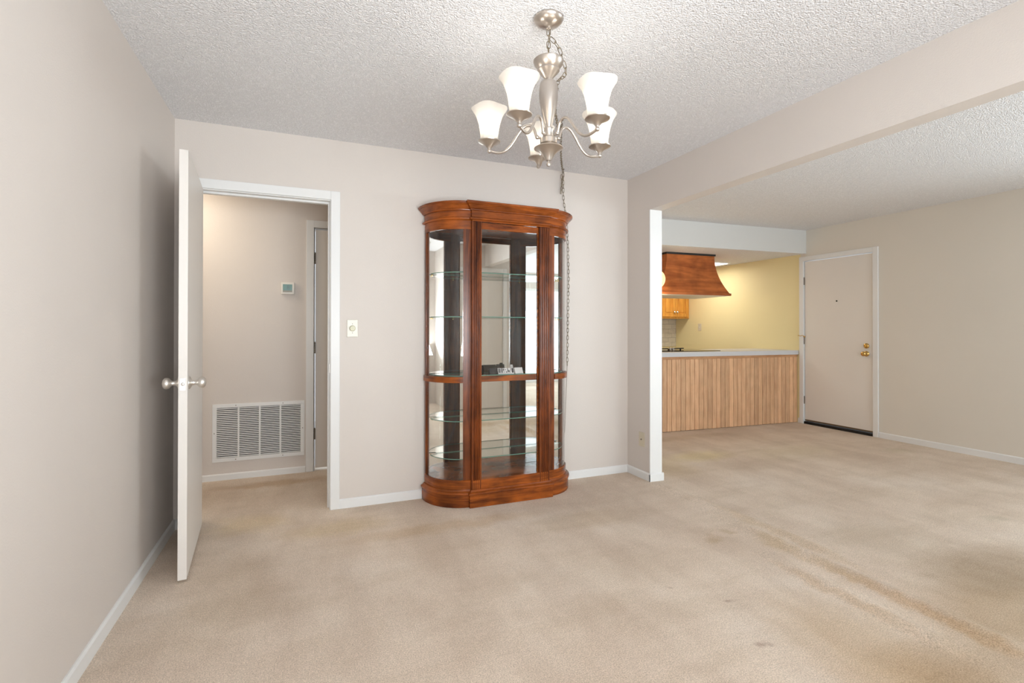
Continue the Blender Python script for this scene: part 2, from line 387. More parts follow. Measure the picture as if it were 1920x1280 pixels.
# partition: stub, header over the wide opening, kitchen side wall
b = MB(); b.box(XP, XP2, YPE, YB, 0, H); b.box(XP, XP2, -0.12, YPE, ZH, H); b.box(XP, XP2, YB + .12, 6.99, 0, H)
struct(b.build('wall_partition', 'wall'), 'beige partition with header beam over the wide opening', 'wall')
struct(MB().box(XP - .003, XP2 + .003, YPE - .014, YPE - .0005, 0, ZH - .001, 0.002).build('trim_1', 'white'), 'white board capping the end of the partition wall', 'trim')
# right wall (living room), with front door opening
FY0, FY1, FZ = 3.645, 4.475, 2.050
RY0, RY1, RZ0, RZ1 = -1.20, 0.90, 0.85, 2.05
b = MB(); b.box(XR, XR + .14, YREAR_L - .1, RY0, 0, H); b.box(XR, XR + .14, RY1, FY0 - .02, 0, H); b.box(XR, XR + .14, RY0, RY1, 0, RZ0); b.box(XR, XR + .14, RY0, RY1, RZ1, H); b.box(XR, XR + .14, FY1 + .02, 4.53, 0, H); b.box(XR, XR + .14, FY0 - .02, FY1 + .02, FZ + .02, H)
struct(b.build('wall_right', 'wall_living'), 'beige living room wall with the front door', 'wall')
struct(MB().box(XR, XR + .14, 4.53, 6.99, 0, H).build('wall_kitchen_right', 'yellow'), 'yellow kitchen wall above the bar counter', 'wall')
struct(MB().box(XP2, XR, YKB, YKB + .12, 0, H).build('wall_kitchen_back', 'yellow'), 'yellow kitchen wall behind the honey cabinets', 'wall')
# hallway
HX0, HX1, HZ = 0.080, 0.800, 2.035
b = MB(); b.box(-2.0, HX0, YHALL, YHALL + .12, 0, H); b.box(HX1, XP, YHALL, YHALL + .12, 0, H); b.box(HX0, HX1, YHALL, YHALL + .12, HZ, H)
struct(b.build('wall_hall', 'wall'), 'beige hallway wall with thermostat and return grille', 'wall')
struct(MB().box(-2.0, -1.88, YB + .12, YHALL, 0, H).build('wall_hall_left', 'wall'), 'beige end wall of the hallway', 'wall')
struct(MB().box(-1.88, XL - .12, YB, YB + .12, 0, H).build('wall_hall_front', 'wall'), 'beige hallway wall beyond the doorway', 'wall')
# rear walls behind the camera
WX0, WX1, WZ0, WZ1 = -0.15, 1.75, 0.62, 2.02
b = MB(); b.box(XL, WX0, YREAR_D - .12, YREAR_D, 0, H); b.box(WX1, 2.05, YREAR_D - .12, YREAR_D, 0, H)
b.box(WX0, WX1, YREAR_D - .12, YREAR_D, 0, WZ0); b.box(WX0, WX1, YREAR_D - .12, YREAR_D, WZ1, H)
b.box(1.95, 2.05, YREAR_D, -.12, 0, H)
struct(b.build('wall_rear', 'wall'), 'beige dining room wall with the blinded window', 'wall')
b = MB(); b.box(1.95, 2.08, -.24, -.12, 0, H); b.box(2.80, 3.10, -.24, -.12, 0, H); b.box(2.08, 2.80, -.24, -.12, 2.05, H)
b.box(3.0, 3.10, YREAR_L, -.24, 0, H)
struct(b.build('wall_closet', 'wall'), 'beige closet wall with a plain white door', 'wall')
SX0, SX1, SZ1 = 3.35, 5.55, 2.10
b = MB(); b.box(3.0, SX0, YREAR_L - .12, YREAR_L, 0, H); b.box(SX1, XR, YREAR_L - .12, YREAR_L, 0, H); b.box(SX0, SX1, YREAR_L - .12, YREAR_L, SZ1, H)
struct(b.build('wall_living_rear', 'wall'), 'beige living room wall with the sliding glass door', 'wall')
# ceilings
b = MB(); b.box(XL, XP, YREAR_D, YB, H, H + .1); b.box(XP2, XR, YREAR_L, 4.75, H, H + .1); b.box(-1.88, XP, YB + .12, YHALL, H, H + .1); b.box(XP, XP2, -3, 6.9, H, H + .1)
b.box(-2.0, XP, YB, YB + .12, H, H + .1)
struct(b.build('ceiling', 'popcorn'), 'white popcorn textured ceiling of dining and living room', 'ceiling')
b = MB(); b.prism([(XP2, soffit_y(XP2)), (XR, soffit_y(XR)), (XR, YKB), (XP2, YKB)], ZK, H, 0, 1)
struct(b.build('ceiling_kitchen', ['popcorn', 'soffit']), 'lower kitchen ceiling with smooth white drop face', 'ceiling')

# ------------------------------------------------------------ baseboards
BH, BT = 0.062, 0.012
def board_along(b, p, q, n, h=BH, t=BT):
    # p,q ends on wall; n normal into the room
    (px, py), (qx, qy) = p, q; nx, ny = n
    prof = [(0, 0), (t, 0), (t, h - .008), (t * .45, h), (0, h)]
    rings = [[(x + nx * o, y + ny * o, z) for o, z in prof] for x, y in (p, q)]
    b.loft(rings)
def baseboard(name, segs, label, m='white', h=BH):
    b = MB()
    for p, q, n in segs: board_along(b, p, q, n, h)
    return struct(b.build(name, m), label, 'baseboard')
baseboard('baseboard_left', [((XL, YREAR_D), (XL, YB), (1, 0))], 'white baseboard along the left wall')
baseboard('baseboard_back', [((DX1 + .052, YB), (XP, YB), (0, -1)), ((XL + BT, YB), (DX0 - .062, YB), (0, -1))], 'white baseboard behind the curio cabinet')
baseboard('baseboard_partition', [((XP, YB - BT), (XP, YPE - .026), (-1, 0)), ((XP - BT, YPE - .0135), (XP2 + BT, YPE - .0135), (0, -1)), ((XP2, YPE - .026), (XP2, 4.60), (1, 0))], 'white baseboard wrapping the end of the partition')
baseboard('baseboard_right', [((XR, YREAR_L), (XR, FY0 - .066), (-1, 0)), ((XR, FY1 + .066), (XR, bar_y(XR) - .016), (-1, 0))], 'white baseboard beside the front door')
baseboard('baseboard_hall', [((-1.88, YHALL), (HX0 - .066, YHALL), (0, -1)), ((HX1 + .066, YHALL), (XP, YHALL), (0, -1))], 'white baseboard below the return grille', h=.05)

# ------------------------------------------------------------ door casings
def casing(b, a0, a1, ztop, face, n, axis='x', w=0.058, t=0.016):
    # frame around an opening a0..a1 on plane `face`, projecting n (+1/-1)
    def bx(u0, u1, z0, z1, tt=t):
        lo, hi = sorted((face, face + n * tt))
        if axis == 'x': b.box(u0, u1, lo, hi, z0, z1, .003)
        else: b.box(lo, hi, u0, u1, z0, z1, .003)
    bx(a0 - w, a0, 0, ztop + w); bx(a1, a1 + w, 0, ztop + w); bx(a0, a1, ztop, ztop + w)
    # bead inside the outer edge
def jamb(b, a0, a1, ztop, f0, f1, axis='x', t=.010, stop=None):
    def bx(u0, u1, v0, v1, z0, z1):
        if axis == 'x': b.box(u0, u1, v0, v1, z0, z1)
        else: b.box(v0, v1, u0, u1, z0, z1)
    bx(a0, a0 + t, f0, f1, 0, ztop - t); bx(a1 - t, a1, f0, f1, 0, ztop - t); bx(a0, a1, f0, f1, ztop - t, ztop)
    if stop:
        s0, s1 = stop
        bx(a0 + t, a0 + t + .011, s0, s1, 0, ztop - t - .011); bx(a1 - t - .011, a1 - t, s0, s1, 0, ztop - t - .011); bx(a0 + t, a1 - t, s0, s1, ztop - t - .011, ztop - t)
b = MB(); casing(b, DX0 + .002, DX1 - .006, 2.040, YB, -1); casing(b, DX0 + .002, DX1 - .006, 2.040, YB + .12, 1)
jamb(b, DX0, DX1, DZ, YB, YB + .12, stop=(YB + .045, YB + .08))
t1 = b.build('trim_2', 'white'); struct(t1, 'white casing around the open hallway doorway', 'door frame')
sp = MB().box(DX1 - .0125, DX1 - .0098, YB + .010, YB + .034, 0.90, 0.96, .0005).build('strike_plate', 'nickeldull', t1)
b = MB(); casing(b, HX0 - .003, HX1 + .003, HZ + .003, YHALL, -1, w=.060); jamb(b, HX0 - .004, HX1 + .004, HZ + .004, YHALL + .0, YHALL + .12)
struct(b.build('trim_3', 'white'), 'white casing around the plain hallway door', 'door frame')
b = MB(); casing(b, FY0 - .006, FY1 + .006, FZ + .004, XR, -1, 'y', w=.056, t=.018); jamb(b, FY0 - .014, FY1 + .014, FZ + .014, XR, XR + .14, 'y')
struct(b.build('trim_4', 'white'), 'white casing around the front door', 'door frame')
b = MB(); casing(b, 2.085, 2.795, 2.045, -.12, 1); jamb(b, 2.08, 2.80, 2.05, -.24, -.12)
struct(b.build('trim_5', 'white'), 'white casing around the closet door', 'door frame')

# ------------------------------------------------------------ knobs and hinges
def knob_set(parent, c, axis, n, m='nickeldull', s=1.0):
    # c point on leaf face, n=+1/-1 direction along axis
    prof = [(0.0, 0.0), (.031, 0), (.031, .003), (.026, .007), (.014, .012), (.0115, .020), (.0115, .030), (.016, .036), (.024, .042), (.0275, .052), (.026, .061), (.018, .068), (.006, .071), (0.0001, .0712)]
    pr = [(r * s, h * s * n) for r, h in prof]; pr[0] = (0.0001, 0)
    return MB().lathe(pr, c, 28, axis).build('door_knob', m, parent, 50)
def hinge(parent, x, y, z, axis='x', h=.09, m='hinge'):
    b = MB()
    for k in range(5): b.lathe([(.0001, z - h / 2 + k * h / 5 + .0005), (.0062, z - h / 2 + k * h / 5 + .0005), (.0062, z - h / 2 + (k + 1) * h / 5 - .0005), (.0001, z - h / 2 + (k + 1) * h / 5 - .0005)], (x, y, 0), 12)
    b.lathe([(.0001, z + h / 2), (.0045, z + h / 2), (.0045, z + h / 2 + .006), (.0001, z + h / 2 + .008)], (x, y, 0), 12)
    return b.build('hinge', m, parent, 40)

# open hallway door: hinge axis at the left jamb, swung 85.5 degrees into the room
d1 = empty('door_1', (DX0 + .010, YB - .004, 0), R(-85.5))
struct(d1, 'white flush door standing open against the left wall', 'door')
DW = .752
MB().box(0.002, DW, 0.0, .037, .012, 2.033, .0015).build('door_leaf', 'doorwhite', d1)
knob_set(d1, (DW - .062, 0, .930), 'y', -1); knob_set(d1, (DW - .062, .037, .930), 'y', 1)
lp = MB().box(DW - .0008, DW + .0012, .007, .030, .900, .958, .0004).build('latch_plate', 'nickeldull', d1)
MB().lathe([(.0001, .0006), (.0075, .0006), (.0075, .004), (.005, .009), (.0001, .010)], (DW, .0185, .930), 16, 'x').build('latch_bolt', 'nickeldull', d1, 40)
for z in (.25, 1.03, 1.80): hinge(d1, -.001, -.005, z, m='nickeldull')

# hallway door (closed)
d2 = empty('door_2', ((HX0 + HX1) / 2, YHALL, 0)); struct(d2, 'closed plain door at the far side of the hallway', 'door')
hw = (HX1 - HX0) / 2 - .005
MB().box(-hw + .004, hw - .008, .004, .040, .024, HZ - .010, .001).build('door_leaf', 'doorwhite', d2)
for z in (.31, 1.03, 1.78): hinge(d2, -hw - .001, -.003, z)
knob_set(d2, (hw - .07, .004, .94), 'y', -1)

# front door
d3 = empty('door_3', (XR, (FY0 + FY1) / 2, 0)); struct(d3, 'closed white front door with brass deadbolt and peephole', 'door')
fw_ = (FY1 - FY0) / 2
MB().box(.004, .048, -fw_ + .004, fw_ - .003, .052, FZ - .004, .001).build('door_leaf', 'doorwhite', d3)
MB().box(.002, .012, -fw_ + .004, fw_ - .003, .038, .056, .001).build('door_sweep', 'hinge', d3)
MB().box(-.012, .06, -fw_ - .002, fw_ + .002, .0, .030, .003).build('threshold', 'rubber', d3)
kz = 3.718 - (FY0 + FY1) / 2
knob_set(d3, (.004, kz, .917), 'x', -1, 'brass', 1.0)
db = MB().lathe([(.0001, .004), (.030, .004), (.030, -.002), (.025, -.008), (.014, -.012), (.0001, -.0125)], (0, kz, 1.006), 28, 'x').build('deadbolt', 'brass', d3, 40)
MB().box(-.026, -.010, kz - .004, kz + .004, .985, 1.022, .003).build('thumb_turn', 'brass', db)
MB().lathe([(.0001, .004), (.009, .004), (.009, -.001), (.005, -.002), (.0001, .001)], (0, 4.06 - (FY0 + FY1) / 2, 1.53), 16, 'x').build('peephole', 'dark', d3, 40)
for z in (.297, 1.05, 1.80): hinge(d3, -.003, fw_ + .002, z)
b = MB(); y0 = fw_ + .002
b.tube([(-.004, y0, 1.098), (-.016, y0 + .006, 1.112), (-.030, y0 + .014, 1.114), (-.042, y0 + .028, 1.108), (-.050, y0 + .040, 1.116), (-.054, y0 + .050, 1.112)], .0045, 8)
b.lathe([(.0001, -.014), (.009, -.012), (.010, 0), (.0001, .001)], (-.010, y0 - .012, 1.100), 12, 'x')
b.build('hinge_stop', 'brass', d3, 50)

# closet door behind the camera
d4 = empty('door_4', (2.44, -.12, 0)); struct(d4, 'plain closet door facing the curio mirror', 'door')
MB().box(-.345, .347, -.04, -.004, .012, 2.036, .001).build('door_leaf', 'doorwhite', d4)
for z in (.25, .97, 1.79): hinge(d4, .351, .003, z, m='wplastic')
knob_set(d4, (-.285, -.004, .92), 'y', 1, 'brass')

# ------------------------------------------------------------ windows behind the camera
w1 = empty('window_1', ((WX0 + WX1) / 2, YREAR_D, (WZ0 + WZ1) / 2)); struct(w1, 'dining room window behind white horizontal blinds', 'window')
hx, hz = (WX1 - WX0) / 2, (WZ1 - WZ0) / 2
b = MB()
for s in (-1, 1):
    b.box(*sorted((s * hx, s * (hx - .05))), -.09, -.05, -hz, hz); b.box(-hx + .05, hx - .05, -.09, -.05, *sorted((s * hz, s * (hz - .05))))
b.box(-.02, .02, -.09, -.05, -hz + .05, hz - .05)
b.build('window_frame', 'white', w1)
MB().box(-hx + .05, hx - .05, -.072, -.068, -hz + .05, hz - .05).build('pane', 'glass', w1)
b = MB(); b.box(-hx - .06, hx + .06, .0005, .016, hz, hz + .06); b.box(-hx - .06, -hx, .0005, .016, -hz, hz); b.box(hx, hx + .06, .0005, .016, -hz, hz); b.box(-hx - .06, hx + .06, .0005, .03, -hz - .06, -hz)
b.build('window_casing', 'white', w1)
b = MB(); k = -hz + .02
while k < hz - .04:
    b.prism([(-hx + .01, -.036), (hx - .01, -.036), (hx - .01, -.012), (-hx + .01, -.012)], k, k + .0008); k += .024
b.box(-hx + .01, hx - .01, -.04, -.008, hz - .035, hz - .002)
b.build('blind', 'wplastic', w1)
w2 = empty('window_2', ((SX0 + SX1) / 2, YREAR_L, 0)); struct(w2, 'sliding glass door at the rear of the living room', 'window')
hx = (SX1 - SX0) / 2; b = MB()
for s in (-1, 1): b.box(*sorted((s * hx, s * (hx - .06))), -.10, -.03, 0, SZ1)
b.box(-hx + .06, hx - .06, -.10, -.03, SZ1 - .06, SZ1); b.box(-hx + .06, hx - .06, -.10, -.03, 0, .05); b.box(-.04, .04, -.10, -.03, .05, SZ1 - .06)
b.build('window_frame', 'white', w2)
MB().box(-hx + .06, hx - .06, -.067, -.063, .05, SZ1 - .06).build('pane', 'glass', w2)
w3 = empty('added_window_3', (XR, (RY0 + RY1) / 2, (RZ0 + RZ1) / 2)); struct(w3, 'added front window out of view, bringing light from the right', 'window')  # unseen window put in to light the rooms from the right
hy, hz = (RY1 - RY0) / 2, (RZ1 - RZ0) / 2; b = MB()
for s_ in (-1, 1):
    b.box(.05, .09, *sorted((s_ * hy, s_ * (hy - .05))), -hz, hz); b.box(.05, .09, -hy + .05, hy - .05, *sorted((s_ * hz, s_ * (hz - .05))))
b.box(.05, .09, -.02, .02, -hz + .05, hz - .05)
b.build('window_frame', 'white', w3)
MB().box(.068, .072, -hy + .05, hy - .05, -hz + .05, hz - .05).build('pane', 'glass', w3)
struct(MB().box(2.6, 6.2, -7.5, YREAR_L - .12, -.12, -.04).build('floor_patio', 'deckwood'), 'grey patio slab outside the sliding door', 'floor')

# ------------------------------------------------------------ wall plates, thermostat, grille
# dimmer
t = empty('dimmer_switch', (.300, YB, 1.194)); tag(t, 'rotary dimmer plate on the wall right of the hallway doorway', 'switch')
MB().box(-.0355, .0355, -.006, -.0005, -.058, .058, .003).build('plate', 'cream', t)
MB().lathe([(.019, -.006), (.0195, -.010), (.018, -.020), (.016, -.023), (.0001, -.0232)], (0, 0, 0), 28, 'y').build('dial', 'knobcream', t, 40)
for z in (-.030, .030): MB().lathe([(.0001, -.0065), (.003, -.0065), (.003, -.0072), (.0001, -.0073)], (0, 0, z), 10, 'y').build('screw', 'hinge', t)
# cable jack plate on partition
t = empty('cable_jack_plate', (XP, 3.329, .310)); tag(t, 'ivory cable jack plate low on the partition wall', 'wall plate')
MB().box(-.006, -.0005, -.036, .036, -.057, .057, .003).build('plate', 'ivory', t)
MB().lathe([(.006, -.005), (.006, -.012), (.0045, -.014), (.0001, -.0141)], (0, 0, 0), 12, 'x').build('jack', 'hinge', t, 40)
# kitchen switch
t = empty('light_switch', (XR, 6.30, 1.225)); tag(t, 'ivory light switch on the yellow kitchen wall', 'switch')
MB().box(-.006, -.0005, -.036, .036, -.057, .057, .003).build('plate', 'ivory', t)
MB().box(-.014, -.005, -.005, .005, -.011, .011, .002).build('toggle', 'cream', t)
# thermostat
t = empty('thermostat', (-.124, YHALL, 1.523)); tag(t, 'small white digital thermostat with green screen on the hallway wall', 'thermostat')
MB().box(-.052, .052, -.026, -.0005, -.050, .050, .006).build('housing', 'wplastic', t, 40)
sc_ = MB().box(-.036, .034, -.0275, -.0255, -.032, .032, .0005).build('screen', 'lcd', t)
MB().box(-.036, .034, -.0282, -.0274, -.032, -.018).build('screen_bar', 'lcdgrey', sc_)
b = MB()
for q in ((-.004, .012, .018, .022), (-.004, .012, .004, .008), (-.004, 0.0, .008, .018), (.008, .012, .008, .018), (.008, .012, -.010, .004), (-.004, .0, -.010, .004)):
    b.box(q[0], q[1], -.0282, -.0274, q[2], q[3])
b.build('digits', 'lcddark', sc_)
# return air grille
gx0, gx1, gz0, gz1 = -.660, .006, .143, .597
t = empty('return_air_grille', ((gx0 + gx1) / 2, YHALL, (gz0 + gz1) / 2)); tag(t, 'wide white louvered return air grille low on the hallway wall', 'vent')
hx, hz = (gx1 - gx0) / 2, (gz1 - gz0) / 2; fr = .030
b = MB()
b.box(-hx, hx, -.009, -.0005, hz - fr, hz, .002); b.box(-hx, hx, -.009, -.0005, -hz, -hz + fr, .002)
b.box(-hx, -hx + fr, -.009, -.0005, -hz + fr, hz - fr, .002); b.box(hx - fr, hx, -.009, -.0005, -hz + fr, hz - fr, .002)
b.build('frame', 'white', t)
seg = (2 * hx - 2 * fr) / 4; b = MB()
for k in (1, 2, 3): b.box(-hx + fr + k * seg - .006, -hx + fr + k * seg + .006, -.008, -.001, -hz + fr, hz - fr, .001)
b.build('mullion', 'white', t)
b = MB(); nsl = 27; ph = (2 * hz - 2 * fr) / nsl
for k in range(nsl):
    z = -hz + fr + (k + .5) * ph
    p = [(-.0078, z - .0030), (-.0070, z - .0042), (-.0012, z + .0020), (-.0020, z + .0036)]
    b.loft([[(x, y, zz) for y, zz in p] for x in (-hx + fr, hx - fr)])
lv = b.build('louvers', 'white', t)
MB().box(-hx + fr * .6, hx - fr * .6, -.0011, -.0004, -hz + fr * .6, hz - fr * .6).build('backing', 'dark', t)
for x, z in ((-hx + .014, 0), (hx - .014, 0), (-.17, hz - .014), (.17, hz - .014), (-.17, -hz + .014), (.17, -hz + .014)):
    MB().lathe([(.0001, -.009), (.0038, -.009), (.0038, -.0102), (.0001, -.0106)], (x, 0, z), 10, 'y').build('screw', 'hinge', t)

# ------------------------------------------------------------ bar, counter, cooktop
ang = math.atan(-0.0605)
bx0 = XP2 + .002
t = empty('bar_cabinet', (XR - .003, bar_y(XR), 0), ang); tag(t, 'kitchen bar faced with narrow natural oak planks', 'bar')
L = (XR - bx0 - .016) / math.cos(ang); ta = math.tan(ang)
def skew(y0, y1): return [(-L + .003 + y0 * ta, y0), (y0 * ta, y0), (y1 * ta, y1), (-L + .003 + y1 * ta, y1)]      # ends parallel to the side walls
# local: x from -L..0, y>0 to kitchen
b = MB(); pw = .0645; x = -.001; k = 0
while x > -L + .005:
    w_ = pw * random.choice((.96, 1.0, 1.0, 1.04)); x1 = max(x - w_, -L)
    b.box(x1 + .0022, x - .0022, 0.0, .014, .004, .838, .0024); x = x1
b.build('plank_front', 'oak', t)
MB().prism(skew(.0145, .60), .004, .870).build('carcass', 'darkwood', t)
MB().box(-L, -.001, -.004, .014, .8385, .870, .001).build('top_trim', 'oakh', t)
t = empty('bar_countertop', (XR - .003, bar_y(XR), .8705), ang); tag(t, 'pale grey laminate countertop over the oak bar', 'countertop')
MB().prism(skew(-.022, .66), .0, .052).build('slab', 'laminate', t)
ct = .9225
t = empty('cooktop', (4.24, 4.98, ct), ang); tag(t, 'black glass cooktop set on the pale bar counter under the hood', 'cooktop')
MB().box(-.44, .53, -.19, .34, .0005, .007, .002).build('glass_top', 'blackglass', t)
b = MB(); b.box(-.44, .25, .15, .175, .018, .030, .002)
for x in (-.42, -.2, .02, .20): b.box(x, x + .012, .155, .170, .007, .019)
b.build('grate', 'blackiron', t)
for x in (-.060, -.018):
    b = MB(); b.lathe([(.0001, -.016), (.015, -.016), (.017, -.012), (.0175, 0), (.017, .012), (.015, .016), (.0001, .016)], (x, .02, .0265), 20, 'y')
    kn = b.build('control_knob', 'chrome', t, 35)
    MB().box(x - .0172, x + .0172, .0015, .0385, .0245, .0285).build('knob_band', 'blackiron', kn)

# ------------------------------------------------------------ range hood
hc = (4.495, 4.98)
t = empty('range_hood', (hc[0], hc[1], ZK), ang); tag(t, 'flared brown stained wood range hood hanging over the bar', 'range hood')
def hood_ring(e_side, e_front, z, hx=.36, d=.56): return [(-hx - e_side, -e_front, z), (hx + e_side, -e_front, z), (hx + e_side, d + e_front, z), (-hx - e_side, d + e_front, z)]
rings = []
z0, z1 = -.498, -.022
for k in range(15):
    u = k / 14; f = (1 - u) ** 2.1; rings.append(hood_ring(.185 * f, .062 * f, z0 + (z1 - z0) * u))
MB().loft(rings).build('shell', 'hood', t, 30)
MB().loft([hood_ring(.200, .076, -.528), hood_ring(.200, .076, -.500), hood_ring(.188, .066, -.4975)], True).build('flange', 'hood', t)
MB().loft([hood_ring(.010, .010, -.024), hood_ring(.012, .012, -.001)]).build('top_trim', 'blackiron', t)
MB().box(-.54, .54, -.06, .61, -.5305, -.5275).build('underside_panel', 'wplastic', t)

# globe pendant left of the hood
gl = empty('globe_pendant', (3.90, 4.93, ZK)); tag(gl, 'mottled cream globe lamp hanging left of the range hood', 'pendant lamp')
b = MB(); rg = .120; zc = -.355
b.lathe([(max(.0001, rg * math.sin(a * PI / 18)), zc - rg * math.cos(a * PI / 18)) for a in range(19)], (0, 0, 0), 32).build('globe', 'globe', gl, 60)
MB().tube([(0, 0, -.03), (0, 0, zc + rg + .02)], .004, 8).build('cord', 'chain', gl)
MB().lathe([(.0001, -.001), (.05, -.001), (.05, -.01), (.02, -.03), (.0001, -.032)], (0, 0, 0), 24).build('canopy', 'brass', gl, 40)
MB().lathe([(.0001, zc + rg + .03), (.022, zc + rg + .03), (.03, zc + rg - .006), (.0001, zc + rg - .008)], (0, 0, 0), 24).build('cap', 'brass', gl, 40)
point('globe_light', (3.90, 4.93, 1.58), 9.0, (1.0, 0.80, 0.50), .1)

# ------------------------------------------------------------ upper cabinet, backsplash
t = empty('upper_cabinet', (XR - .004, YKB - .002, 1.366)); tag(t, 'honey maple wall cabinet with round knobs over the tiles', 'cabinet')
cw, chh, cd = 1.08, .778, .320
MB().box(-cw, 0, -cd, 0, 0, chh, .002).build('carcass', 'honey', t)
dws = [(-.290 + .0, -.032), (-.550, -.294), (-.812, -.554), (-1.06, -.816)]
for i, (a, c_) in enumerate(dws):
    b = MB(); fy = -cd - .020; z0_, z1_ = .028, chh - .02; s = .052
    b.box(a, a + s, fy, -cd - .0005, z0_, z1_, .002); b.box(c_ - s, c_, fy, -cd - .0005, z0_, z1_, .002)
    b.box(a + s, c_ - s, fy, -cd - .0005, z0_, z0_ + s, .002); b.box(a + s, c_ - s, fy, -cd - .0005, z1_ - s, z1_, .002)
    b.box(a + s, c_ - s, -cd - .008, -cd - .0005, z0_ + s, z1_ - s)
    b.box(a + s + .018, c_ - s - .018, -cd - .016, -cd - .007, z0_ + s + .018, z1_ - s - .018, .005)
    dr = b.build('cabinet_door', 'honey', t)
    kx = a + .026 if i % 2 == 0 else c_ - .026
    MB().lathe([(.006, fy), (.006, fy - .010), (.015, fy - .016), (.0165, fy - .022), (.011, fy - .028), (.0001, fy - .030)], (kx, 0, .105), 20, 'y').build('knob', 'chrome', dr, 50)
b = MB().box(4.35, XR - .002, YKB - .008, YKB - .0005, .9, 1.364)
tag(b.build('tile_backsplash', 'tile'), 'marble tile backsplash below the honey cabinet', 'backsplash')
# kitchen ceiling light panel
t = empty('ceiling_light_panel', (5.08, 5.80, ZK)); tag(t, 'flat rectangular light panel in the kitchen ceiling', 'ceiling light')
MB().box(-.58, .58, -.33, .33, -.012, -.0005, .002).build('frame', 'wplastic', t)
MB().box(-.555, .555, -.305, .305, -.016, -.0115, .001).build('diffuser', 'diffuser', t)
# hallway fixture outside the view, and an added dome for the living room fill lamp
for nm, (x, y), lb in (('flush_mount_light', (-1.0, 4.1), 'glass dome light on the hallway ceiling'), ('flush_mount_light', (4.3, 0.1), 'added glass dome fill light on the living room ceiling')):
    t = empty(nm, (x, y, H)); tag(t, lb, 'ceiling light')
    MB().lathe([(.0001, -.0005), (.15, -.0005), (.15, -.02), (.0001, -.021)], (0, 0, 0), 32).build('pan', 'nickeldull', t, 40)
    MB().lathe([(.14, -.02), (.135, -.04), (.10, -.06), (.04, -.072), (.0001, -.074)], (0, 0, 0), 32).build('glass_dome', 'halldiff', t, 40)

# ------------------------------------------------------------ chain helper
def chain(b, pts, pitch=.026, ln_=.034, wd=.0145, wire=.0016, twist=0.0):
    P = [Vector(p) for p in pts]; S = [0]
    for a, c_ in zip(P, P[1:]): S.append(S[-1] + (c_ - a).length)
    def at(s):
        for i in range(len(P) - 1):
            if s <= S[i + 1]: return P[i].lerp(P[i + 1], (s - S[i]) / max(1e-9, S[i + 1] - S[i]))
        return P[-1]
    n = max(1, int(S[-1] / pitch))
    for k in range(n):
        s = (k + .5) * S[-1] / n; c_ = at(s); t = (at(min(S[-1], s + .01)) - at(max(0, s - .01))).normalized()
        u = t.cross(Vector((.3, .9, .1))); u.normalize(); v = t.cross(u)
        a = twist + (k % 2) * PI / 2 + random.uniform(-.25, .25); side = u * math.cos(a) + v * math.sin(a)
        hl, hw_ = (ln_ - wd) / 2, wd / 2 - wire / 2; ring = []
        for j in range(7): q = PI * j / 6; ring.append(c_ + t * (hl + hw_ * math.sin(q)) + side * (hw_ * math.cos(q)))
        for j in range(7): q = PI * j / 6; ring.append(c_ - t * (hl + hw_ * math.sin(q)) - side * (hw_ * math.cos(q)))
        b.tube(ring, wire, 6, closed=True)
    return b
def bez(p0, p1, p2, n=14):
    p0, p1, p2 = Vector(p0), Vector(p1), Vector(p2)
    return [(p0 * (1 - t) ** 2 + p1 * 2 * t * (1 - t) + p2 * t * t) for t in (i / n for i in range(n + 1))]

# ------------------------------------------------------------ chandelier
CX, CY = .906, 1.809
ch = empty('chandelier', (CX, CY, H)); tag(ch, 'five light brushed nickel chandelier with flared frosted glass shades', 'chandelier')
Zc = lambda z: z - H
Z = lambda z: z - H + (z - 1.19) * .014
MB().lathe([(.0001, -.0005), (.060, -.0005), (.0605, Zc(2.435)), (.058, Zc(2.430)), (.050, Zc(2.421)), (.036, Zc(2.412)), (.018, Zc(2.407)), (.010, Zc(2.404)), (.010, Zc(2.397)), (.006, Zc(2.394)), (.0001, Zc(2.393))], (0, 0, 0), 40).build('canopy', 'nickel', ch, 35)
b = chain(MB(), [(0, 0, Z(2.380)), (0, 0, Z(2.278))], .024, .032, .015, .0018); b.tube([(.002, .003, Z(2.385)), (.005, -.003, Z(2.34)), (-.003, .002, Z(2.31)), (0, 0, Z(2.27))], .0017, 6); b.build('chain', 'chain', ch, 60)
MB().lathe([(.0001, Z(2.281)), (.008, Z(2.280)), (.012, Z(2.273)), (.040, Z(2.265)), (.057, Z(2.256)), (.0615, Z(2.252)), (.0605, Z(2.247)), (.056, Z(2.238)), (.048, Z(2.227)), (.0395, Z(2.219)), (.0445, Z(2.2175)), (.0445, Z(2.213)), (.030, Z(2.197)), (.016, Z(2.182)), (.009, Z(2.172)), (.009, Z(2.166)), (.0001, Z(2.166))], (0, 0, 0), 48).build('upper_cup', 'nickel', ch, 30)
MB().lathe([(.0001, Z(2.171)), (.029, Z(2.170)), (.0325, Z(2.167)), (.035, Z(2.157)), (.0375, Z(2.138)), (.038, Z(2.11)), (.035, Z(2.085)), (.029, Z(2.055)), (.022, Z(2.025)), (.016, Z(2.0)), (.0125, Z(1.982)), (.0001, Z(1.980))], (0, 0, 0), 48).build('body', 'nickel', ch, 40)
MB().lathe([(.0001, Z(1.985)), (.020, Z(1.985)), (.023, Z(1.982)), (.023, Z(1.978)), (.019, Z(1.972)), (.018, Z(1.952)), (.024, Z(1.946)), (.0345, Z(1.943)), (.0345, Z(1.924)), (.022, Z(1.915)), (.0001, Z(1.914))], (0, 0, 0), 40).build('hub', 'nickel', ch, 35)
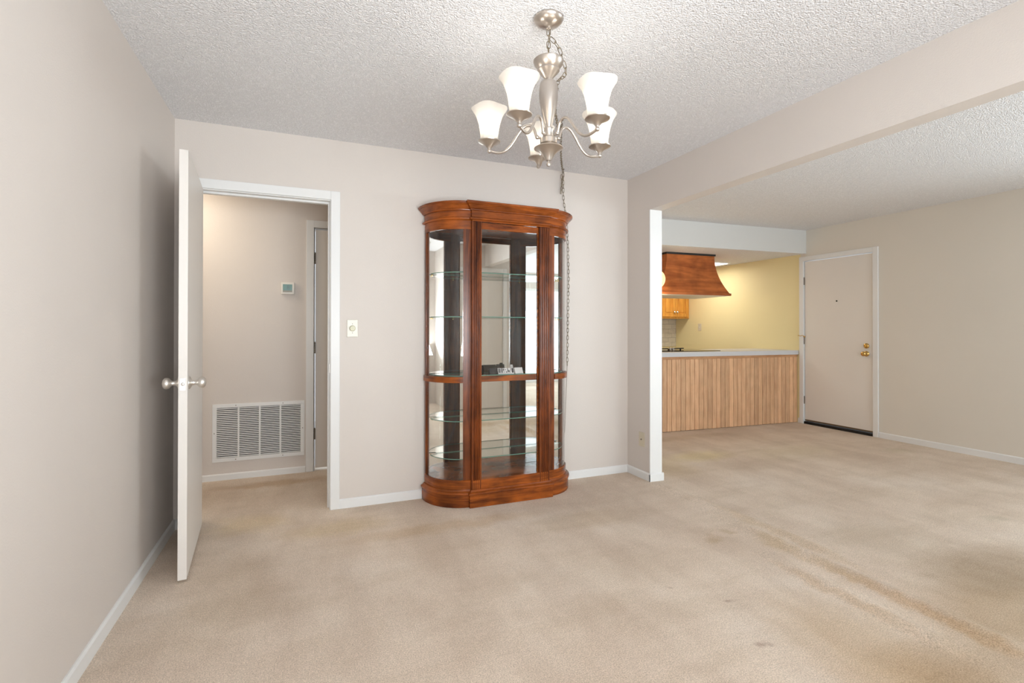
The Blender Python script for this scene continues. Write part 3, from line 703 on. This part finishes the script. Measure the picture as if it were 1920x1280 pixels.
MB().lathe([(.0001, Z(1.916)), (.040, Z(1.914)), (.057, Z(1.908)), (.058, Z(1.905)), (.050, Z(1.901)), (.036, Z(1.893)), (.024, Z(1.880)), (.016, Z(1.866)), (.011, Z(1.857)), (.004, Z(1.855)), (.004, Z(1.851)), (.008, Z(1.848)), (.0095, Z(1.842)), (.007, Z(1.836)), (.0001, Z(1.8335))], (0, 0, 0), 48).build('bell', 'nickel', ch, 35)
RA, ZE = .245, 1.912
def arm_path():
    K = [(.030, 1.951), (.046, 1.952), (.052, 1.965), (.058, 1.985), (.070, 1.999), (.088, 2.002), (.106, 1.992), (.124, 1.970), (.142, 1.943), (.160, 1.921), (.180, 1.907), (.202, 1.902), (.224, 1.905), (.245, 1.912)]
    out = []
    for i in range(len(K) - 1):
        p0, p1, p2, p3 = K[max(i - 1, 0)], K[i], K[i + 1], K[min(i + 2, len(K) - 1)]
        for j in range(4):
            t = j / 4
            out.append(tuple(.5 * (2 * p1[d] + (p2[d] - p0[d]) * t + (2 * p0[d] - 5 * p1[d] + 4 * p2[d] - p3[d]) * t * t + (3 * p1[d] - p0[d] - 3 * p2[d] + p3[d]) * t ** 3) for d in (0, 1)))
    out.append(K[-1]); return out
AP = arm_path()
for k in range(5):
    a = R(2 + 72 * k); ca, sa = math.cos(a), math.sin(a)
    b = MB(); b.tube([(r * ca, r * sa, Z(z)) for r, z in AP], .0054, 12)
    for r, z, rad in ((.046, 1.953, .0085), (RA, ZE, .0095)):
        b.lathe([(max(.0001, rad * math.sin(q * PI / 8)), -rad * math.cos(q * PI / 8)) for q in range(9)], (r * ca, r * sa, Z(z)), 14)
    arm = b.build('arm', 'nickel', ch, 60)
    c_ = (RA * ca, RA * sa, 0)
    MB().lathe([(.0001, Z(1.918)), (.006, Z(1.918)), (.009, Z(1.924)), (.018, Z(1.934)), (.032, Z(1.942)), (.0455, Z(1.948)), (.0465, Z(1.951)), (.040, Z(1.951)), (.020, Z(1.947)), (.0001, Z(1.946))], c_, 36).build('drip_cup', 'nickel', arm, 35)
    MB().lathe([(.0001, Z(1.947)), (.015, Z(1.947)), (.015, Z(1.985)), (.0001, Z(1.986))], c_, 20).build('socket', 'wplastic', arm, 35)
    # flared shade with slight square-lobed rim
    b = MB(); prof = [(.0370, 1.950), (.0375, 1.958), (.0358, 1.964), (.0375, 1.980), (.0402, 2.000), (.0445, 2.022), (.0510, 2.044), (.0590, 2.062), (.0680, 2.075), (.0735, 2.083), (.0720, 2.0838), (.0655, 2.0755), (.0565, 2.061), (.0485, 2.043), (.0420, 2.021), (.0380, 2.0), (.0350, 1.980), (.0335, 1.960)]
    rings = []
    for r, z in prof:
        lob = max(0, (z - 2.015) / .068); ring = []
        for j in range(40):
            q = 2 * PI * j / 40; rr = r * (1 + .02 * lob * math.cos(4 * q + k)); zz = z + .0025 * lob * lob * math.cos(4 * q + k)
            ring.append((c_[0] + rr * math.cos(q), c_[1] + rr * math.sin(q), Z(zz)))
        rings.append(ring)
    b.loft(rings, cap=False); b.build('glass_shade', 'shade', arm, 60)
    MB().lathe([(.0001, Z(1.984)), (.010, Z(1.986)), (.012, Z(1.995)), (.018, Z(2.012)), (.020, Z(2.025)), (.016, Z(2.04)), (.008, Z(2.047)), (.0001, Z(2.048))], c_, 20).build('bulb', 'bulb', arm, 60)
    point('chandelier_bulb_light', (CX + c_[0], CY + c_[1], 2.042), 2.0, (1.0, 0.93, 0.86), .022)

# swag chain from the chandelier over two hooks and down the wall
HA, HB = (1.42, 2.66, H), (1.868, 3.474, H)
for p, lb in ((HA, 'small dark swag hook on the ceiling behind the chandelier'), (HB, 'small dark swag hook where the ceiling meets the back wall')):
    b = MB(); b.lathe([(.0001, -.0005), (.011, -.0005), (.009, -.005), (.0001, -.006)], p, 14)
    b.tube([(p[0], p[1], p[2] - .004), (p[0], p[1], p[2] - .014), (p[0] + .007, p[1], p[2] - .022), (p[0] + .004, p[1], p[2] - .031), (p[0] - .005, p[1], p[2] - .030), (p[0] - .008, p[1], p[2] - .022)], .0018, 6)
    tag(b.build('ceiling_hook', 'hinge', None, 50), lb, 'hook')
sw = empty('swag_chain', HB); tag(sw, 'old swag lamp chain draped from ceiling hooks and hanging down beside the cabinet', 'chain')
b = MB()
chain(b, bez((CX + .008, CY, 2.362), (CX + .045, CY - .02, 2.325), (.965, 1.797, 2.272), 6))
chain(b, bez((.965, 1.797, 2.272), (1.003, 1.806, 2.230), (1.003, 1.911, 2.255), 8))
chain(b, bez((1.003, 1.911, 2.255), (1.09, 2.13, 2.21), (1.181, 2.271, 2.270), 10))
chain(b, bez((1.181, 2.271, 2.270), (1.34, 2.54, 2.27), (1.42, 2.66, 2.412), 10))
chain(b, bez((1.42, 2.66, 2.412), (1.60, 3.03, 2.355), (1.868, 3.474, 2.412), 14))
chain(b, [(1.868, 3.474, 2.41), (1.858, 3.480, 2.30), (1.852, 3.485, 2.25)]); chain(b, [(1.860, 3.490, 2.40), (1.866, 3.492, 2.32), (1.858, 3.490, 2.25)], twist=.7)
chain(b, [(1.870, 3.476, 2.41), (1.885, 3.500, 2.22), (1.915, 3.508, 2.05), (1.930, 3.510, 1.85), (1.938, 3.511, 1.60), (1.932, 3.511, 1.30), (1.928, 3.511, 1.05), (1.926, 3.511, .905)], .029, .037, .0155, .0017)
b.build('links', 'chain', sw, 60, world=True)
MB().tube([(1.926, 3.512, .91), (1.922, 3.514, .78), (1.914, 3.513, .62), (1.908, 3.512, .48), (1.905, 3.514, .375)], .0013, 6).build('cord', 'chain', sw, 60, world=True)

# ------------------------------------------------------------ curio cabinet
cu = empty('curio_cabinet', (1.328, 3.508, 0)); tag(cu, 'tall cherry wood curio cabinet with curved glass sides and mirrored back', 'cabinet')
AX, RX, RY, FD = .290, .252, .276, .298    # arc centre x, radii, front depth
def arc_pt(t, o, s):   # t 0..1 back -> front, offset o, side s
    a = t * PI / 2; x = RX * math.cos(a); y = RY * math.sin(a)
    nx, ny = math.cos(a) / RX, math.sin(a) / RY; n_ = math.hypot(nx, ny)
    return (s * (AX + x + o * nx / n_), -(y + o * ny / n_))
def plan(o, back=0.0, step=True, front=FD, na=18):
    L_ = [arc_pt(t / na, o, -1) for t in range(na + 1)]; Rr = [arc_pt(t / na, o, 1) for t in range(na, -1, -1)]
    L_[0] = (L_[0][0], back); Rr[-1] = (Rr[-1][0], back)
    if step:
        L_[-1] = (-AX - o, -RY - o); Rr[0] = (AX + o, -RY - o)
        mid = [(-AX - o, -front - o), (AX + o, -front - o)]
    else: mid = []
    return L_ + mid + Rr
def stack(prof, **kw):
    b = MB(); b.loft([[(x, y, z) for x, y in plan(o, **kw)] for o, z in prof]); return b
stack([(.018, .001), (.018, .083), (.023, .084), (.0255, .091), (.0245, .099), (.019, .102), (.012, .104), (.007, .110), (.006, .1155)]).build('plinth', 'cherryh', cu, 12)
stack([(-.001, .1155), (-.001, .172), (-.006, .177)]).build('bottom_deck', 'cherryh', cu, 25)
stack([(-.003, 1.915), (.0, 1.922), (.013, 1.923), (.018, 1.928), (.0185, 1.934), (.009, 1.940), (.003, 1.942), (.003, 1.985), (.013, 1.987), (.014, 1.992), (.019, 1.996), (.026, 2.006), (.036, 2.018), (.043, 2.022), (.043, 2.026), (.049, 2.029), (.050, 2.037), (.047, 2.041)]).build('cornice', 'cherryh', cu, 12)
def arc_strip(b, t0, t1, oi, oo, z0, z1, s, n=12):
    ts = [t0 + (t1 - t0) * k / n for k in range(n + 1)]
    rings = []
    for t in ts:
        pi_, po = arc_pt(t, oi, s), arc_pt(t, oo, s)
        rings.append([(pi_[0], pi_[1], z0), (po[0], po[1], z0), (po[0], po[1], z1), (pi_[0], pi_[1], z1)])
    return b.loft(rings)
def stile_t(w_):   # parameter where arc is w_ metres in x from its front end
    return math.acos(min(1, w_ / RX)) / (PI / 2)
tf = stile_t(.052)
for s in (-1, 1):
    arc_strip(MB(), 0.0, 1.0, -.020, -.001, 1.862, 1.9145, s, 20).build('side_top_rail', 'cherryh', cu, 30)
    arc_strip(MB(), tf, 1.0, -.022, -.0005, .1775, 1.8615, s, 5).build('side_stile', 'cherry', cu, 30)
    bp = arc_strip(MB(), 0.0, .060, -.026, -.0005, .1775, 1.8615, s, 4)
    bp.build('rear_post', 'cherry', cu, 30)
    arc_strip(MB(), 0.0605, tf - .001, -.013, -.010, .1775, .8285, s, 20).build('side_glass', 'glass', cu, 60)
    arc_strip(MB(), 0.0605, tf - .001, -.013, -.010, .8695, 1.8615, s, 20).build('side_glass', 'glass', cu, 60)
    arc_strip(MB(), 0.0, tf, -.008, .007, .829, .869, s, 20).build('shelf_band', 'cherryh', cu, 30)
    # fluted pilaster
    x0, x1 = (-.290, -.222) if s < 0 else (.212, .290)
    poly = [(x0, -.252), (x0, -FD + .002), (x0 + .004, -FD)]
    nfl = 4; m0, m1 = x0 + .009, x1 - .009; fwd = (m1 - m0) / nfl
    for k in range(nfl):
        a0 = m0 + k * fwd
        for j in range(7):
            q = PI * j / 6; poly.append((a0 + fwd * (.5 - .42 * math.cos(q)), -FD + .0065 * math.sin(q)))
    poly += [(x1 - .004, -FD), (x1, -FD + .002), (x1, -.252)]
    pm = MB().prism(poly, .1165, 1.9145); hx_ = s * .275; zz = .28
    while zz < 1.80:      # drilled pin holes down the back face
        n0 = len(pm.b.faces); pm.lathe([(.0001, -.2521), (.0028, -.2521), (.0028, -.2512), (.0001, -.2511)], (hx_, 0, zz), 8, 'y'); pm.b.faces.ensure_lookup_table()
        for f_ in pm.b.faces[n0:]: f_.material_index = 1
        zz += .058
    pl = pm.build('pilaster', ['cherry', 'dark'], cu)
    for zs in (1.572, 1.270, .562, .308):
        MB().lathe([(.0001, -.2515), (.006, -.2515), (.006, -.244), (.004, -.236), (.0001, -.235)], (hx_, 0, zs - .006), 12, 'y').build('shelf_clip', 'brass', pl, 40)
        MB().lathe([(.0001, -.0245), (.005, -.0245), (.005, -.036), (.0001, -.037)], (s * .495, 0, zs - .006), 12, 'y').build('shelf_clip', 'brass', cu, 40)
# door
dx0, dx1 = -.2205, .2105
dd = MB(); dd.box(dx0, dx0 + .006, -.278, -.258, .126, 1.912); dd.box(dx1 - .006, dx1, -.278, -.258, .126, 1.912)
dd.box(dx0 + .006, dx1 - .006, -.280, -.258, 1.868, 1.912, .002); dd.box(dx0 + .006, dx1 - .006, -.280, -.258, .126, .174, .002)
door = dd.build('door_frame', 'cherryh', cu)
MB().box(dx0 + .006, dx1 - .006, -.270, -.266, .174, 1.868).build('door_glass', 'glass', door)
# middle wooden shelf edge behind the door and along the back
MB().box(-.2215, .2115, -.2505, -.234, .829, .869, .002).build('shelf_band', 'cherryh', cu)
MB().box(-.470, .470, -.022, -.0125, .829, .869, .002).build('shelf_band', 'cherryh', cu)
# mirror back and wood backing
MB().box(-.514, .514, -.0118, -.0100, .178, 1.9145).build('mirror', 'mirror', cu)
MB().box(-.520, .520, -.0098, -.0005, .1775, 1.9145).build('back_panel', 'cherry', cu)
# glass shelves
for i, zs in enumerate((1.572, 1.270, .8695, .562, .308)):
    b = MB(); pl_ = []
    for q in range(19): pl_.append(arc_pt(.06 + .94 * q / 18, -.028, -1))
    pl_ += [arc_pt(.06 + .94 * q / 18, -.028, 1) for q in range(18, -1, -1)]
    pl_ = [(x, y) for x, y in pl_ if y < -.030]
    pl_ = [(-.46, -.030)] + pl_ + [(.46, -.030)]
    pl_ = [(-.46, -.014 if zs != .8695 else -.024)] + pl_ + [(.46, -.014 if zs != .8695 else -.024)]
    b.prism(pl_, zs + .0003, zs + .006, 0, 1); b.build('glass_shelf', ['shelfglass', 'shelfedge'], cu)

# paper cards standing on the middle shelf
def folded_card(name, x, y, z, w_, h, spread, rz, mats, label, group=None):
    t = empty(name, (x, y, z), rz); tag(t, label, 'card', group)
    return t
zc = .8758
def tent(t, w_, h, sp, m):
    th = .0008; b = MB()
    for s in (-1, 1):
        b.loft([[(xx, s * sp, 0), (xx, s * sp + s * th, 0), (xx, s * th, h), (xx, 0, h)] for xx in (-w_ / 2, w_ / 2)])
    return b.build('folded_sheet', m, t)
t = folded_card('paper_card', 1.240, 3.345, zc, .05, .036, .016, 0, None, 'dark grey folded card at the left end of the middle shelf'); tent(t, .062, .036, .020, 'blackpaper')
t = folded_card('photo_card', 1.325, 3.318, zc, .11, .036, .014, R(-6), None, 'black and white patterned card standing on the middle shelf')
tent(t, .118, .038, .015, 'paper')
b = MB(); hh = .038
def on_face(x0, x1, z0, z1, lean=.015):
    y = lambda z: -lean * (1 - z / hh) - .0012
    b.loft([[(x0, y(z0), z0), (x1, y(z0), z0), (x1, y(z0) - .0004, z0), (x0, y(z0) - .0004, z0)], [(x0, y(z1), z1), (x1, y(z1), z1), (x1, y(z1) - .0004, z1), (x0, y(z1) - .0004, z1)]])
random.seed(3)
for x0, x1, z0, z1 in ((-.055, -.046, .006, .036), (-.043, -.039, .006, .036), (-.034, -.026, .006, .037), (-.022, -.015, .020, .034), (-.018, -.013, .008, .014), (-.008, -.003, .024, .030), (-.002, .004, .006, .016), (.010, .015, .006, .037), (.016, .022, .012, .024), (.024, .029, .006, .022), (.033, .037, .020, .036), (.041, .056, .006, .037)): on_face(x0, x1, z0, z1)
b.build('printed_pattern', 'blackpaper', t)
t = folded_card('place_card', 1.420, 3.318, zc, .06, .036, .016, R(5), None, 'blank white folded card beside the patterned card'); tent(t, .064, .040, .018, 'paper')
t = folded_card('place_card', 1.398, 3.392, zc, .02, .05, .02, R(20), None, 'small white card standing behind the patterned card'); tent(t, .022, .056, .018, 'paper')
